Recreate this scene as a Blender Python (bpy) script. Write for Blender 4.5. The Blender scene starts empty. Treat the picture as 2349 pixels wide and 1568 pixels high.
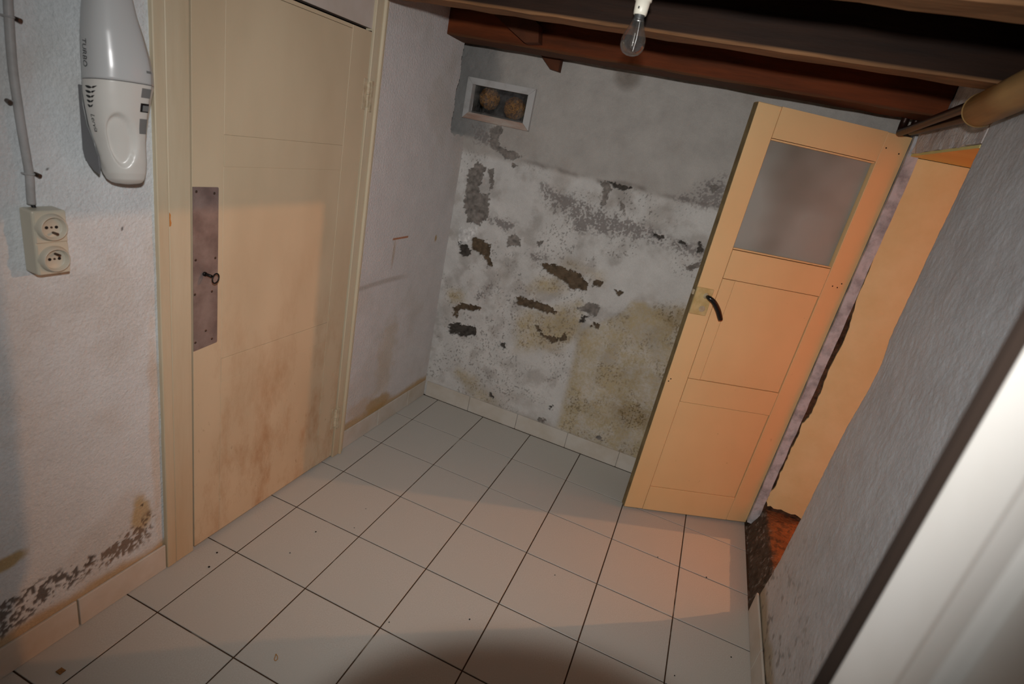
import bpy, bmesh, math, random
import numpy as np
from mathutils import Vector, Matrix

sc = bpy.context.scene
col = sc.collection

# ------------------------------------------------------------------ camera
CAM = Vector((1.2077, -2.4162, 1.5716))
RIGHT = Vector((0.91309, 0.35621, 0.19845))
UP = Vector((-0.30281, 0.26640, 0.91506))
FWD = Vector((-0.27308, 0.89563, -0.35111))
cd = bpy.data.cameras.new('camera')
cd.sensor_width = 36.0
cd.lens = 1256.3 / 2349 * 36.0
cd.clip_start = 0.02
cd.dof.use_dof = True
cd.dof.focus_distance = 2.2
cd.dof.aperture_fstop = 4.0
cam = bpy.data.objects.new('camera', cd)
col.objects.link(cam)
cam.matrix_world = Matrix(((RIGHT.x, UP.x, -FWD.x, CAM.x), (RIGHT.y, UP.y, -FWD.y, CAM.y),
                           (RIGHT.z, UP.z, -FWD.z, CAM.z), (0, 0, 0, 1)))
sc.camera = cam

# ------------------------------------------------------------------ world, flash, exposure
w = bpy.data.worlds.new('world')
sc.world = w
w.use_nodes = True
w.node_tree.nodes['Background'].inputs[0].default_value = (0.75, 0.62, 0.5, 1)
w.node_tree.nodes['Background'].inputs[1].default_value = 0.02

FLASH = CAM + UP * 0.17 + RIGHT * 0.025          # the unit on the camera's hot shoe
ld = bpy.data.lights.new('camera_flash', 'SPOT')
ld.energy = 97
ld.color = (1.0, 0.985, 0.97)
ld.spot_size = math.radians(114)
ld.spot_blend = 1.0
ld.shadow_soft_size = 0.026
flash = bpy.data.objects.new('camera_flash', ld)
col.objects.link(flash)
flash.location = FLASH
flash.rotation_euler = (cam.matrix_world.to_3x3() @ Matrix.Rotation(math.radians(-1.5), 3, 'Y')).to_euler()
# lens barrel's shadow put into the foot of the beam; no barrel is built
ld.use_nodes = True
nt = ld.node_tree
em_ = nt.nodes['Emission']
def lmath(op, a, b=None):
    n = nt.nodes.new('ShaderNodeMath'); n.operation = op
    for i, v in enumerate((a, b)):
        if v is None: continue
        if isinstance(v, (int, float)): n.inputs[i].default_value = v
        else: nt.links.new(v, n.inputs[i])
    return n.outputs[0]
tc = nt.nodes.new('ShaderNodeTexCoord'); sx = nt.nodes.new('ShaderNodeSeparateXYZ')
nt.links.new(tc.outputs['Normal'], sx.inputs[0])
az = lmath('ABSOLUTE', sx.outputs[2])
bx_ = lmath('ADD', lmath('DIVIDE', sx.outputs[0], az), 0.06)
by_ = lmath('ADD', lmath('DIVIDE', sx.outputs[1], az), 1.15)
rr = lmath('SQRT', lmath('ADD', lmath('MULTIPLY', bx_, bx_), lmath('MULTIPLY', by_, by_)))
mr = nt.nodes.new('ShaderNodeMapRange'); mr.interpolation_type = 'SMOOTHSTEP'
mr.inputs['From Min'].default_value = 0.475; mr.inputs['From Max'].default_value = 0.565
nt.links.new(rr, mr.inputs['Value']); nt.links.new(mr.outputs['Result'], em_.inputs['Strength'])

vs = sc.view_settings
vs.view_transform = 'Standard'
vs.look = 'None'
vs.exposure = 0.0
vs.gamma = 1.0
vs.use_curve_mapping = False
sc.cycles.max_bounces = 8
sc.cycles.diffuse_bounces = 5
sc.cycles.sample_clamp_indirect = 4.0

LAMP = Vector((4.21, 1.10, 2.34))                # bare bulb burning in the next room
LAMP_POWER = 158.0
LAMP_COLOR = (1.0, 0.41, 0.15)

# ------------------------------------------------------------------ helpers
random.seed(4)
def s2l(c):
    return tuple((v / 255 / 12.92) if v / 255 <= 0.04045 else ((v / 255 + 0.055) / 1.055) ** 2.4 for v in c)

class N:
    """small node-tree builder"""
    def __init__(self, name):
        self.m = bpy.data.materials.new(name)
        self.m.use_nodes = True
        self.t = self.m.node_tree
        self.b = self.t.nodes['Principled BSDF']
        self.out = self.t.nodes['Material Output']
        self.co = self.t.nodes.new('ShaderNodeTexCoord')
    def new(self, k, **kw):
        n = self.t.nodes.new(k)
        for a, v in kw.items():
            setattr(n, a, v)
        return n
    def link(self, a, b):
        self.t.links.new(a, b)
    def noise(self, scale, detail=4, rough=0.55, stretch=None, dist=0.0):
        n = self.new('ShaderNodeTexNoise')
        n.inputs['Scale'].default_value = scale
        n.inputs['Detail'].default_value = detail
        n.inputs['Roughness'].default_value = rough
        n.inputs['Distortion'].default_value = dist
        src = self.co.outputs['Object']
        if stretch:
            mp = self.new('ShaderNodeMapping')
            mp.inputs['Scale'].default_value = stretch
            self.link(src, mp.inputs['Vector'])
            src = mp.outputs['Vector']
        self.link(src, n.inputs['Vector'])
        return n.outputs['Fac']
    def ramp(self, fac, lo, hi, a=0.0, b=1.0):
        n = self.new('ShaderNodeMapRange')
        n.inputs['From Min'].default_value = lo
        n.inputs['From Max'].default_value = hi
        n.inputs['To Min'].default_value = a
        n.inputs['To Max'].default_value = b
        n.clamp = True
        self.link(fac, n.inputs['Value'])
        return n.outputs['Result']
    def mul(self, a, b):
        n = self.new('ShaderNodeMath', operation='MULTIPLY')
        self.link(a, n.inputs[0])
        if isinstance(b, float):
            n.inputs[1].default_value = b
        else:
            self.link(b, n.inputs[1])
        return n.outputs[0]
    def mix(self, fac, a, b, mode='MIX'):
        n = self.new('ShaderNodeMix', data_type='RGBA', blend_type=mode)
        if isinstance(fac, float):
            n.inputs[0].default_value = fac
        else:
            self.link(fac, n.inputs[0])
        for i, v in ((6, a), (7, b)):
            if isinstance(v, tuple):
                n.inputs[i].default_value = (*v, 1)
            else:
                self.link(v, n.inputs[i])
        return n.outputs[2]
    def axis(self, i):
        n = self.new('ShaderNodeSeparateXYZ')
        self.link(self.co.outputs['Object'], n.inputs[0])
        return n.outputs[i]
    def color(self, c):
        if isinstance(c, tuple):
            self.b.inputs['Base Color'].default_value = (*c, 1)
        else:
            self.link(c, self.b.inputs['Base Color'])
    def bump(self, fac, strength, dist):
        n = self.new('ShaderNodeBump')
        n.inputs['Strength'].default_value = strength
        n.inputs['Distance'].default_value = dist
        self.link(fac, n.inputs['Height'])
        self.link(n.outputs[0], self.b.inputs['Normal'])
    def rough(self, v, spec=0.3):
        self.b.inputs['Roughness'].default_value = v
        self.b.inputs['Specular IOR Level'].default_value = spec

def mat(name, a, b=None, scale=8, rough=0.7, spec=0.3, bump=None, stretch=None, metal=0.0, lo=0.35, hi=0.68, detail=5):
    k = N(name)
    k.rough(rough, spec)
    k.b.inputs['Metallic'].default_value = metal
    if b is None:
        k.color(s2l(a))
    else:
        k.color(k.mix(k.ramp(k.noise(scale, detail, 0.6, stretch), lo, hi), s2l(a), s2l(b)))
    if bump:
        k.bump(k.noise(bump[0], 3, 0.6, stretch), bump[1], bump[2])
    return k.m

def tag(o, label=None, cat=None, group=None, kind=None):
    if label: o['label'] = label
    if cat: o['category'] = cat
    if group: o['group'] = group
    if kind: o['kind'] = kind
    return o

def empty(name, loc=(0, 0, 0), rotz=0.0):
    o = bpy.data.objects.new(name, None)
    o.empty_display_size = 0.05
    col.objects.link(o)
    o.location = loc
    o.rotation_euler = (0, 0, rotz)
    return o

def obj(name, me, m, parent=None, loc=None, rot=None, smooth=False):
    if isinstance(me, bmesh.types.BMesh):
        bm = me
        me = bpy.data.meshes.new(name)
        bmesh.ops.recalc_face_normals(bm, faces=bm.faces)
        bm.to_mesh(me)
        bm.free()
    if m is not None and not me.materials:
        me.materials.append(m)
    if smooth:
        me.polygons.foreach_set('use_smooth', [True] * len(me.polygons))
    o = bpy.data.objects.new(name, me)
    col.objects.link(o)
    if parent is not None: o.parent = parent
    if loc is not None: o.location = loc
    if rot is not None: o.rotation_euler = rot
    return o

def pyd(verts, faces):
    me = bpy.data.meshes.new('m')
    me.from_pydata([tuple(v) for v in verts], [], faces)
    me.update()
    return me

def box(x0, x1, y0, y1, z0, z1, bev=0.0, seg=1, bm=None):
    b2 = bmesh.new()
    bmesh.ops.create_cube(b2, size=1.0)
    for v in b2.verts:
        v.co = Vector((x0 + (v.co.x + .5) * (x1 - x0), y0 + (v.co.y + .5) * (y1 - y0), z0 + (v.co.z + .5) * (z1 - z0)))
    if bev > 0:
        bmesh.ops.bevel(b2, geom=list(b2.edges), offset=bev, segments=seg, profile=0.5, affect='EDGES')
    if bm is None:
        return b2
    me = bpy.data.meshes.new('t'); b2.to_mesh(me); b2.free(); bm.from_mesh(me); bpy.data.meshes.remove(me)
    return bm

def prism(poly, axis, a, b, bm=None):
    """extrude a 2-D polygon along an axis from a to b; poly is in the other two axes in cyclic order"""
    bm = bm or bmesh.new()
    def P(u, v, t):
        return {0: (t, u, v), 1: (u, t, v), 2: (u, v, t)}[axis]
    lo = [bm.verts.new(P(u, v, a)) for u, v in poly]
    hi = [bm.verts.new(P(u, v, b)) for u, v in poly]
    n = len(poly)
    bm.faces.new(lo[::-1]); bm.faces.new(hi)
    for i in range(n):
        bm.faces.new((lo[i], lo[(i + 1) % n], hi[(i + 1) % n], hi[i]))
    return bm

def lathe(prof, seg=32, bm=None, M=None, close=False):
    """prof = [(r, z)...] spun about z"""
    bm = bm or bmesh.new()
    M = M or Matrix()
    rings = []
    for r, z in prof:
        if r < 1e-6:
            rings.append([bm.verts.new(M @ Vector((0, 0, z)))])
        else:
            rings.append([bm.verts.new(M @ Vector((r * math.cos(2 * math.pi * k / seg), r * math.sin(2 * math.pi * k / seg), z))) for k in range(seg)])
    for A, B in zip(rings, rings[1:]):
        for k in range(seg):
            k2 = (k + 1) % seg
            if len(A) == 1 and len(B) == 1: continue
            if len(A) == 1: bm.faces.new((A[0], B[k], B[k2]))
            elif len(B) == 1: bm.faces.new((A[k], B[0], A[k2]))
            else: bm.faces.new((A[k], B[k], B[k2], A[k2]))
    return bm

def tube(pts, r, seg=12, bm=None, cap=True):
    bm = bm or bmesh.new()
    pts = [Vector(p) for p in pts]
    rings = []
    ref = Vector((0.31, 0.22, 0.93))
    for i, p in enumerate(pts):
        d = (pts[min(i + 1, len(pts) - 1)] - pts[max(i - 1, 0)]).normalized()
        a = d.cross(ref).normalized(); b = d.cross(a)
        rr = r[i] if isinstance(r, (list, tuple)) else r
        rings.append([bm.verts.new(p + (a * math.cos(2 * math.pi * k / seg) + b * math.sin(2 * math.pi * k / seg)) * rr) for k in range(seg)])
    for A, B in zip(rings, rings[1:]):
        for k in range(seg):
            bm.faces.new((A[k], A[(k + 1) % seg], B[(k + 1) % seg], B[k]))
    if cap:
        bm.faces.new(rings[0][::-1]); bm.faces.new(rings[-1])
    return bm

def spline(ctrl, n=8):
    c = [Vector(p) for p in ctrl]
    c = [c[0] * 2 - c[1]] + c + [c[-1] * 2 - c[-2]]
    out = []
    for i in range(1, len(c) - 2):
        for k in range(n):
            t = k / n
            p0, p1, p2, p3 = c[i - 1:i + 3]
            out.append(0.5 * ((2 * p1) + (p2 - p0) * t + (2 * p0 - 5 * p1 + 4 * p2 - p3) * t * t + (3 * p1 - p0 - 3 * p2 + p3) * t ** 3))
    out.append(c[-2])
    return out

# numpy value noise
GR = {}
def vnoise(x, y, seed):
    if seed not in GR: GR[seed] = np.random.RandomState(seed).rand(256, 256)
    g = GR[seed]
    xi = np.floor(x).astype(int); yi = np.floor(y).astype(int)
    fx = x - xi; fy = y - yi
    fx = fx * fx * (3 - 2 * fx); fy = fy * fy * (3 - 2 * fy)
    a = g[xi & 255, yi & 255]; b = g[(xi + 1) & 255, yi & 255]
    c = g[xi & 255, (yi + 1) & 255]; d = g[(xi + 1) & 255, (yi + 1) & 255]
    return (a * (1 - fx) + b * fx) * (1 - fy) + (c * (1 - fx) + d * fx) * fy
def fbm(x, y, s, octs=4, seed=0, gain=0.55):
    v = 0; amp = 1; tot = 0
    for o in range(octs):
        v = v + amp * vnoise(x * s + 17.3 * o, y * s + 5.1 * o, seed + o); tot += amp
        amp *= gain; s *= 2.03
    return v / tot
def sdf(poly, x, y):
    """signed distance to a polygon, negative inside"""
    p = np.array(poly); d = np.full(x.shape, 1e9); s = np.ones(x.shape)
    n = len(p); j = n - 1
    for i in range(n):
        ex, ey = p[j] - p[i]
        wx = x - p[i, 0]; wy = y - p[i, 1]
        t = np.clip((wx * ex + wy * ey) / (ex * ex + ey * ey + 1e-12), 0, 1)
        d = np.minimum(d, (wx - ex * t) ** 2 + (wy - ey * t) ** 2)
        c1 = y >= p[i, 1]; c2 = y < p[j, 1]; c3 = ex * wy > ey * wx
        flip = (c1 & c2 & c3) | (~c1 & ~c2 & ~c3)
        s = np.where(flip, -s, s)
        j = i
    return s * np.sqrt(d)
def sstep(a, b, x):
    t = np.clip((x - a) / (b - a), 0, 1)
    return t * t * (3 - 2 * t)

def grid_wall(name, u0, u1, v0, v1, step, place, paint, keep, m, parent=None):
    """a plastered face as a fine mesh: paint(U,V) -> colour (.,.,3) and relief in metres; keep(u,v) drops cells"""
    us = np.linspace(u0, u1, int(round((u1 - u0) / step)) + 1)
    vs_ = np.linspace(v0, v1, int(round((v1 - v0) / step)) + 1)
    U, V = np.meshgrid(us, vs_, indexing='ij')
    C_, D = paint(U, V)
    XYZ = place(U, V, D)
    nu, nv = U.shape
    idx = np.arange(nu * nv).reshape(nu, nv)
    q = np.stack([idx[:-1, :-1], idx[1:, :-1], idx[1:, 1:], idx[:-1, 1:]], -1).reshape(-1, 4)
    uc = (U[:-1, :-1] + U[1:, 1:]).ravel() / 2; vc = (V[:-1, :-1] + V[1:, 1:]).ravel() / 2
    q = q[keep(uc, vc)]
    used = np.unique(q)
    rem = np.full(nu * nv, -1); rem[used] = np.arange(len(used))
    q = rem[q]
    P = XYZ.reshape(-1, 3)[used].astype(np.float32)
    me = bpy.data.meshes.new(name)
    me.vertices.add(len(P)); me.vertices.foreach_set('co', P.ravel())
    me.loops.add(q.size); me.loops.foreach_set('vertex_index', q.ravel().astype(np.int32))
    me.polygons.add(len(q)); me.polygons.foreach_set('loop_start', (np.arange(len(q)) * 4).astype(np.int32))
    me.update(calc_edges=True)
    me.polygons.foreach_set('use_smooth', np.ones(len(q), bool))
    at = me.attributes.new('Col', 'FLOAT_COLOR', 'POINT')
    c4 = np.ones((len(P), 4), np.float32); c4[:, :3] = C_.reshape(-1, 3)[used]
    at.data.foreach_set('color', c4.ravel())
    me.validate()
    return obj(name, me, m, parent)

def L3(c):
    return np.array(s2l(c))
def blend(Cc, mask, c):
    return Cc * (1 - mask[..., None]) + L3(c) * mask[..., None]

def plaster_mat(name, bump_scale, bump_str, bump_dist, rough=0.85, var=0.10, fine=160):
    k = N(name)
    k.rough(rough, 0.2)
    a = k.new('ShaderNodeAttribute'); a.attribute_name = 'Col'
    f = k.ramp(k.noise(9, 5, 0.6), 0.3, 0.7, 1 - var, 1 + var)
    g = k.ramp(k.noise(fine, 2, 0.6), 0.3, 0.7, 0.94, 1.05)
    fg = k.mul(f, g)
    n = k.new('ShaderNodeVectorMath', operation='SCALE')
    k.link(a.outputs['Color'], n.inputs[0]); k.link(fg, n.inputs['Scale'])
    k.link(n.outputs[0], k.b.inputs['Base Color'])
    k.bump(k.noise(bump_scale, 3, 0.6), bump_str, bump_dist)
    return k.m

# ------------------------------------------------------------------ materials
M = {}
k = N('floor_tile_glaze'); k.rough(0.42, 0.4)
k.color(k.mix(k.ramp(k.noise(3.5, 4, 0.6), 0.35, 0.7), k.mix(k.ramp(k.noise(220, 2, 0.7), 0.35, 0.75), s2l((192, 190, 183)), s2l((178, 173, 164))), s2l((186, 183, 175))))
M['tile'] = k.m
k = N('skirting_glaze'); k.rough(0.38, 0.4)
k.color(k.mix(k.ramp(k.noise(6, 4, 0.6), 0.4, 0.75), s2l((200, 194, 184)), s2l((184, 172, 154))))
M['skirt'] = k.m
k = N('dark_grout'); k.rough(0.95, 0.1)
k.color(k.mix(k.ramp(k.noise(5, 3, 0.6), 0.58, 0.68), s2l((72, 54, 40)), s2l((150, 140, 128))))
M['grout'] = k.m
M['back'] = plaster_mat('damp_plaster', 70, 0.55, 0.004, 0.9, 0.10, 230)
M['left'] = plaster_mat('painted_roughcast', 110, 0.8, 0.0035, 0.7, 0.05, 150)
M['right'] = plaster_mat('grey_roughcast', 100, 0.55, 0.003, 0.5, 0.10, 140)
M['step'] = plaster_mat('rough_step', 60, 1.0, 0.01, 0.95, 0.25, 120)

# cream paint of the closed door: brown runs and dirt low down, worn edges
k = N('stained_cream_paint'); k.rough(0.5, 0.35)
z = k.axis(2)
base = k.mix(k.ramp(k.noise(2.2, 3, 0.5, (1, 2.0, 0.8)), 0.35, 0.7), s2l((204, 187, 158)), s2l((192, 174, 145)))
runs = k.mul(k.ramp(k.noise(3.4, 7, 0.68, (1, 2.0, 0.85), 0.0), 0.47, 0.66), k.ramp(z, 1.15, 0.25))
base = k.mix(k.mul(runs, 0.6), base, s2l((158, 108, 58)))
spots = k.mul(k.ramp(k.noise(34, 3, 0.7, (1, 1.5, 0.7)), 0.66, 0.74), k.ramp(z, 0.9, 0.05))
base = k.mix(k.mul(spots, 0.55), base, s2l((110, 70, 36)))
k.color(base); k.bump(k.noise(40, 3, 0.6, (1, 4, 0.6)), 0.10, 0.002)
M['cream'] = k.m
k = N('cream_frame_paint'); k.rough(0.5, 0.35)
z = k.axis(2)
base = k.mix(k.ramp(k.noise(4, 4, 0.6, (1, 4, 0.4)), 0.35, 0.7), s2l((202, 190, 164)), s2l((190, 173, 144)))
base = k.mix(k.mul(k.ramp(z, 0.5, 0.0), 0.35), base, s2l((178, 146, 104)))
k.color(base); k.bump(k.noise(40, 3, 0.6, (1, 4, 0.5)), 0.12, 0.002)
M['frame'] = k.m
k = N('peach_cream_paint'); k.rough(0.45, 0.35)
base = k.mix(k.ramp(k.noise(2.5, 3, 0.5, (1, 1, 0.7)), 0.35, 0.7), s2l((232, 197, 144)), s2l((224, 187, 134)))
base = k.mix(k.mul(k.ramp(k.noise(26, 3, 0.7), 0.70, 0.75), 0.6), base, s2l((120, 84, 50)))
k.color(base); k.bump(k.noise(60, 3, 0.6, (4, 1, 0.5)), 0.10, 0.0015)
M['peach'] = k.m
M['gap_shade'] = mat('gap_shade_black', (20, 16, 13), rough=1.0, spec=0.0)  # near-black standing in for the shade inside gaps
M['transom'] = mat('off_white_board', (196, 188, 180), (184, 172, 160), 5, 0.65)
M['joist'] = mat('old_brown_timber', (66, 40, 25), (42, 27, 18), 7, 0.75, 0.2, (30, 0.35, 0.004), (0.35, 3, 3))
M['board'] = mat('blackened_boards', (58, 38, 26), (36, 24, 18), 6, 0.9, 0.1, (30, 0.3, 0.003), (3, 0.4, 3))
M['cream_reveal'] = mat('cream_reveal_plaster', (224, 210, 160), (216, 198, 144), 6, 0.8, 0.2, (60, 0.25, 0.003))
M['earth'] = mat('crumbling_mortar', (98, 76, 58), (52, 40, 32), 30, 0.95, 0.1, (60, 1.0, 0.01))
M['lintel'] = mat('grey_lintel_plaster', (216, 212, 210), (182, 176, 176), 14, 0.85, 0.2, (45, 0.8, 0.008))
M['post'] = mat('limewashed_post', (188, 190, 194), (122, 124, 128), 16, 0.85, 0.2, (40, 0.6, 0.006), None, 0.0, 0.45, 0.75)
M['masonry'] = mat('bare_masonry', (90, 84, 78), (70, 64, 58), 20, 0.95, 0.1)
M['hall_wall'] = mat('hall_cream_wall', (196, 160, 122), rough=0.85)
M['terracotta'] = mat('hall_terracotta', (168, 110, 76), (150, 94, 64), 8, 0.6)
M['jamb'] = mat('white_gloss_jamb', (222, 220, 215), (214, 211, 204), 6, 0.4, 0.4)
M['jamb_edge'] = mat('dark_jamb_strip', (40, 29, 22), rough=0.8)

# ------------------------------------------------------------------ floor
T = 0.303
floor = obj('floor', box(-0.32, 1.84, -2.95, 0.33, -0.06, -0.0025), M['grout'])
tag(floor, 'beige ceramic tile floor with dark joints', kind='structure')
xs = [-0.165] + [i * T for i in range(6)] + [1.803]
ys = [0.303 - j * T for j in range(11)]
cache = {}
def tile_mesh(wx, wy):
    key = (round(wx, 3), round(wy, 3))
    if key not in cache:
        bm = bmesh.new(); g = 0.0022; c = 0.0011
        x0, x1, y0, y1 = -wx / 2 + g, wx / 2 - g, -wy / 2 + g, wy / 2 - g
        lo = [bm.verts.new(p) for p in ((x0, y0, -0.008), (x1, y0, -0.008), (x1, y1, -0.008), (x0, y1, -0.008))]
        mi = [bm.verts.new((v.co.x, v.co.y, -0.0009)) for v in lo]
        to = [bm.verts.new(p) for p in ((x0 + c, y0 + c, 0), (x1 - c, y0 + c, 0), (x1 - c, y1 - c, 0), (x0 + c, y1 - c, 0))]
        for i in range(4):
            j = (i + 1) % 4
            bm.faces.new((lo[i], lo[j], mi[j], mi[i])); bm.faces.new((mi[i], mi[j], to[j], to[i]))
        bm.faces.new(to)
        me = bpy.data.meshes.new('floor_tile'); bm.to_mesh(me); bm.free(); me.materials.append(M['tile'])
        cache[key] = me
    return cache[key]
for i in range(7):
    for j in range(10):
        x0, x1 = xs[i], xs[i + 1]; y1, y0 = ys[j], ys[j + 1]
        if j == 0: y1 = 0.297
        o = obj('floor_tile', tile_mesh(x1 - x0, y1 - y0), None, floor, ((x0 + x1) / 2, (y0 + y1) / 2, random.uniform(-0.0004, 0.0004)))

# ------------------------------------------------------------------ back wall: flaking, damp, mouldy plaster
PATCH=[
 ('grey',[(-0.014,1.397),(0.039,1.377),(0.03,1.309),(0.012,1.266),(0.026,1.238),(0.062,1.238),(0.086,1.251),(0.101,1.135),(0.057,1.083),(-0.015,1.074),(-0.053,1.179),(-0.049,1.276),(-0.053,1.346)]),
 ('brown',[(0.024,1.017),(0.071,1.012),(0.142,0.997),(0.151,0.932),(0.178,0.888),(0.149,0.875),(0.116,0.922),(0.078,0.929),(0.047,0.946)]),
 ('dark',[(-0.039,0.958),(0.002,0.96),(0.04,0.936),(0.038,0.897),(-0.02,0.903)]),
 ('brown',[(0.444,0.969),(0.501,0.984),(0.635,0.981),(0.708,0.94),(0.705,0.902),(0.626,0.887),(0.594,0.912),(0.514,0.93),(0.467,0.946)]),
 ('brown',[(0.729,0.967),(0.779,0.964),(0.776,0.946),(0.737,0.936)]),
 ('brown',[(0.853,0.941),(0.888,0.944),(0.878,0.924)]),
 ('grey',[(0.234,1.053),(0.27,1.087),(0.298,1.062),(0.305,1.031),(0.242,1.014)]),
 ('brown',[(0.347,0.758),(0.386,0.766),(0.482,0.773),(0.596,0.751),(0.587,0.731),(0.476,0.723),(0.396,0.72),(0.358,0.727)]),
 ('brown',[(-0.01,0.588),(0.023,0.621),(0.152,0.651),(0.152,0.624),(0.103,0.608),(0.037,0.599),(0.019,0.536),(-0.01,0.532)]),
 ('dark',[(-0.015,0.478),(0.024,0.509),(0.16,0.515),(0.159,0.468),(0.066,0.442),(-0.002,0.434)]),
 ('grey',[(0.69,0.797),(0.731,0.835),(0.788,0.852),(0.799,0.813),(0.787,0.78),(0.733,0.793)]),
 ('dark',[(0.722,0.773),(0.751,0.773),(0.74,0.736),(0.713,0.727)]),
 ('brown',[(0.776,0.726),(0.789,0.755),(0.821,0.744),(0.817,0.73)]),
 ('brown',[(0.483,0.632),(0.504,0.639),(0.529,0.607),(0.593,0.599),(0.641,0.616),(0.651,0.646),(0.678,0.611),(0.599,0.574),(0.524,0.591)]),
 ('dark',[(0.31,0.48),(0.332,0.487),(0.341,0.457),(0.318,0.45)]),
 ('dark',[(0.941,1.268),(1.004,1.258),(0.98,1.239)]),
 ('dark',[(1.067,1.266),(1.102,1.268),(1.118,1.241),(1.082,1.241)]),
 ('dark',[(1.155,1.282),(1.181,1.267),(1.209,1.245),(1.173,1.224)]),
 ('dark',[(0.681,1.444),(0.795,1.442),(0.764,1.418),(0.716,1.427)]),
 ('grey',[(0.636,1.438),(0.689,1.442),(0.705,1.413),(0.692,1.345),(0.676,1.319),(0.666,1.39)]),
 ('grey',[(0.743,1.386),(0.788,1.359),(0.8,1.315),(0.776,1.335)]),
 ('grey',[(0.029,1.561),(0.077,1.586),(0.099,1.574),(0.083,1.524),(0.097,1.493),(0.146,1.483),(0.226,1.465),(0.17,1.44),(0.138,1.447),(0.086,1.471),(0.036,1.488),(0.043,1.53)]),
 ('grey',[(0.176,1.431),(0.213,1.422),(0.182,1.405)]),
 ('grey',[(1.126,1.525),(1.167,1.527),(1.155,1.499)]),
 ('grey',[(1.131,1.127),(1.169,1.168),(1.203,1.188),(1.2,1.161),(1.147,1.122)]),
 ('grey',[(0.394,1.074),(0.424,1.094),(0.435,1.081),(0.406,1.061)]),
 ('dark',[(0.308,0.153),(0.327,0.168),(0.339,0.138),(0.317,0.128)]),
 ('dark',[(0.67,0.21),(0.686,0.216),(0.687,0.194),(0.674,0.193)]),
 ('grey',[(0.635,0.117),(0.665,0.12),(0.666,0.101),(0.631,0.097)]),
 ('grey',[(0.961,0.135),(0.985,0.154),(1.001,0.124),(0.981,0.106)]),
 ('grey',[(0.053,1.369),(0.081,1.382),(0.097,1.285),(0.083,1.266)]),
 ('speck',[(0.342,1.37),(0.472,1.339),(0.637,1.317),(0.796,1.303),(0.92,1.289),(1.033,1.258),(1.222,1.248),(1.194,1.204),(1.045,1.217),(0.897,1.215),(0.747,1.2),(0.579,1.173),(0.547,1.235),(0.451,1.258),(0.391,1.267)]),
 ('speck',[(1.102,1.536),(1.183,1.581),(1.22,1.447),(1.165,1.427),(1.0,1.437)]),
 ('speck',[(0.092,1.132),(0.212,1.153),(0.268,1.135),(0.227,1.084),(0.126,1.1)]),
 ('speck',[(0.103,0.708),(0.19,0.787),(0.211,0.731),(0.141,0.657)]),
 ('speck',[(0.363,1.021),(0.469,1.009),(0.434,0.975),(0.37,0.99)]),
 ('speck',[(-0.074,1.562),(0.029,1.561),(0.051,1.491),(-0.043,1.486)]),
 ('white',[(-0.044,1.033),(0.051,1.065),(0.054,1.007),(0.016,0.964),(-0.047,0.947)]),
 ('ochre',[(0.733,0.682),(0.965,0.906),(1.32,0.90),(1.34,0.62),(1.34,0.32),(1.34,0.115),(1.084,0.05),(0.743,0.10),(0.739,0.464)]),  # warm bounce light put into the wall colour, with ochre mottling
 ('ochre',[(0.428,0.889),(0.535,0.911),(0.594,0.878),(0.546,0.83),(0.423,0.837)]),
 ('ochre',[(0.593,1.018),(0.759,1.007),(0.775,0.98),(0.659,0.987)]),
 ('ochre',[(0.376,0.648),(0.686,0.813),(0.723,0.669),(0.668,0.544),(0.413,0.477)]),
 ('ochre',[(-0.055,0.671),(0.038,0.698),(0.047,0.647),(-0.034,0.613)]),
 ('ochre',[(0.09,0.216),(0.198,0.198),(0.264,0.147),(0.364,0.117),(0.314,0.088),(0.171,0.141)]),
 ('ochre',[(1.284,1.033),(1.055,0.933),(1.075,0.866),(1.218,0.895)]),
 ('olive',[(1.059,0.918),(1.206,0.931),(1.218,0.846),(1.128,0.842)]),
 ('olive',[(0.985,0.335),(1.107,0.408),(1.222,0.383),(1.222,0.278),(1.091,0.243)]),
]

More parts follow.
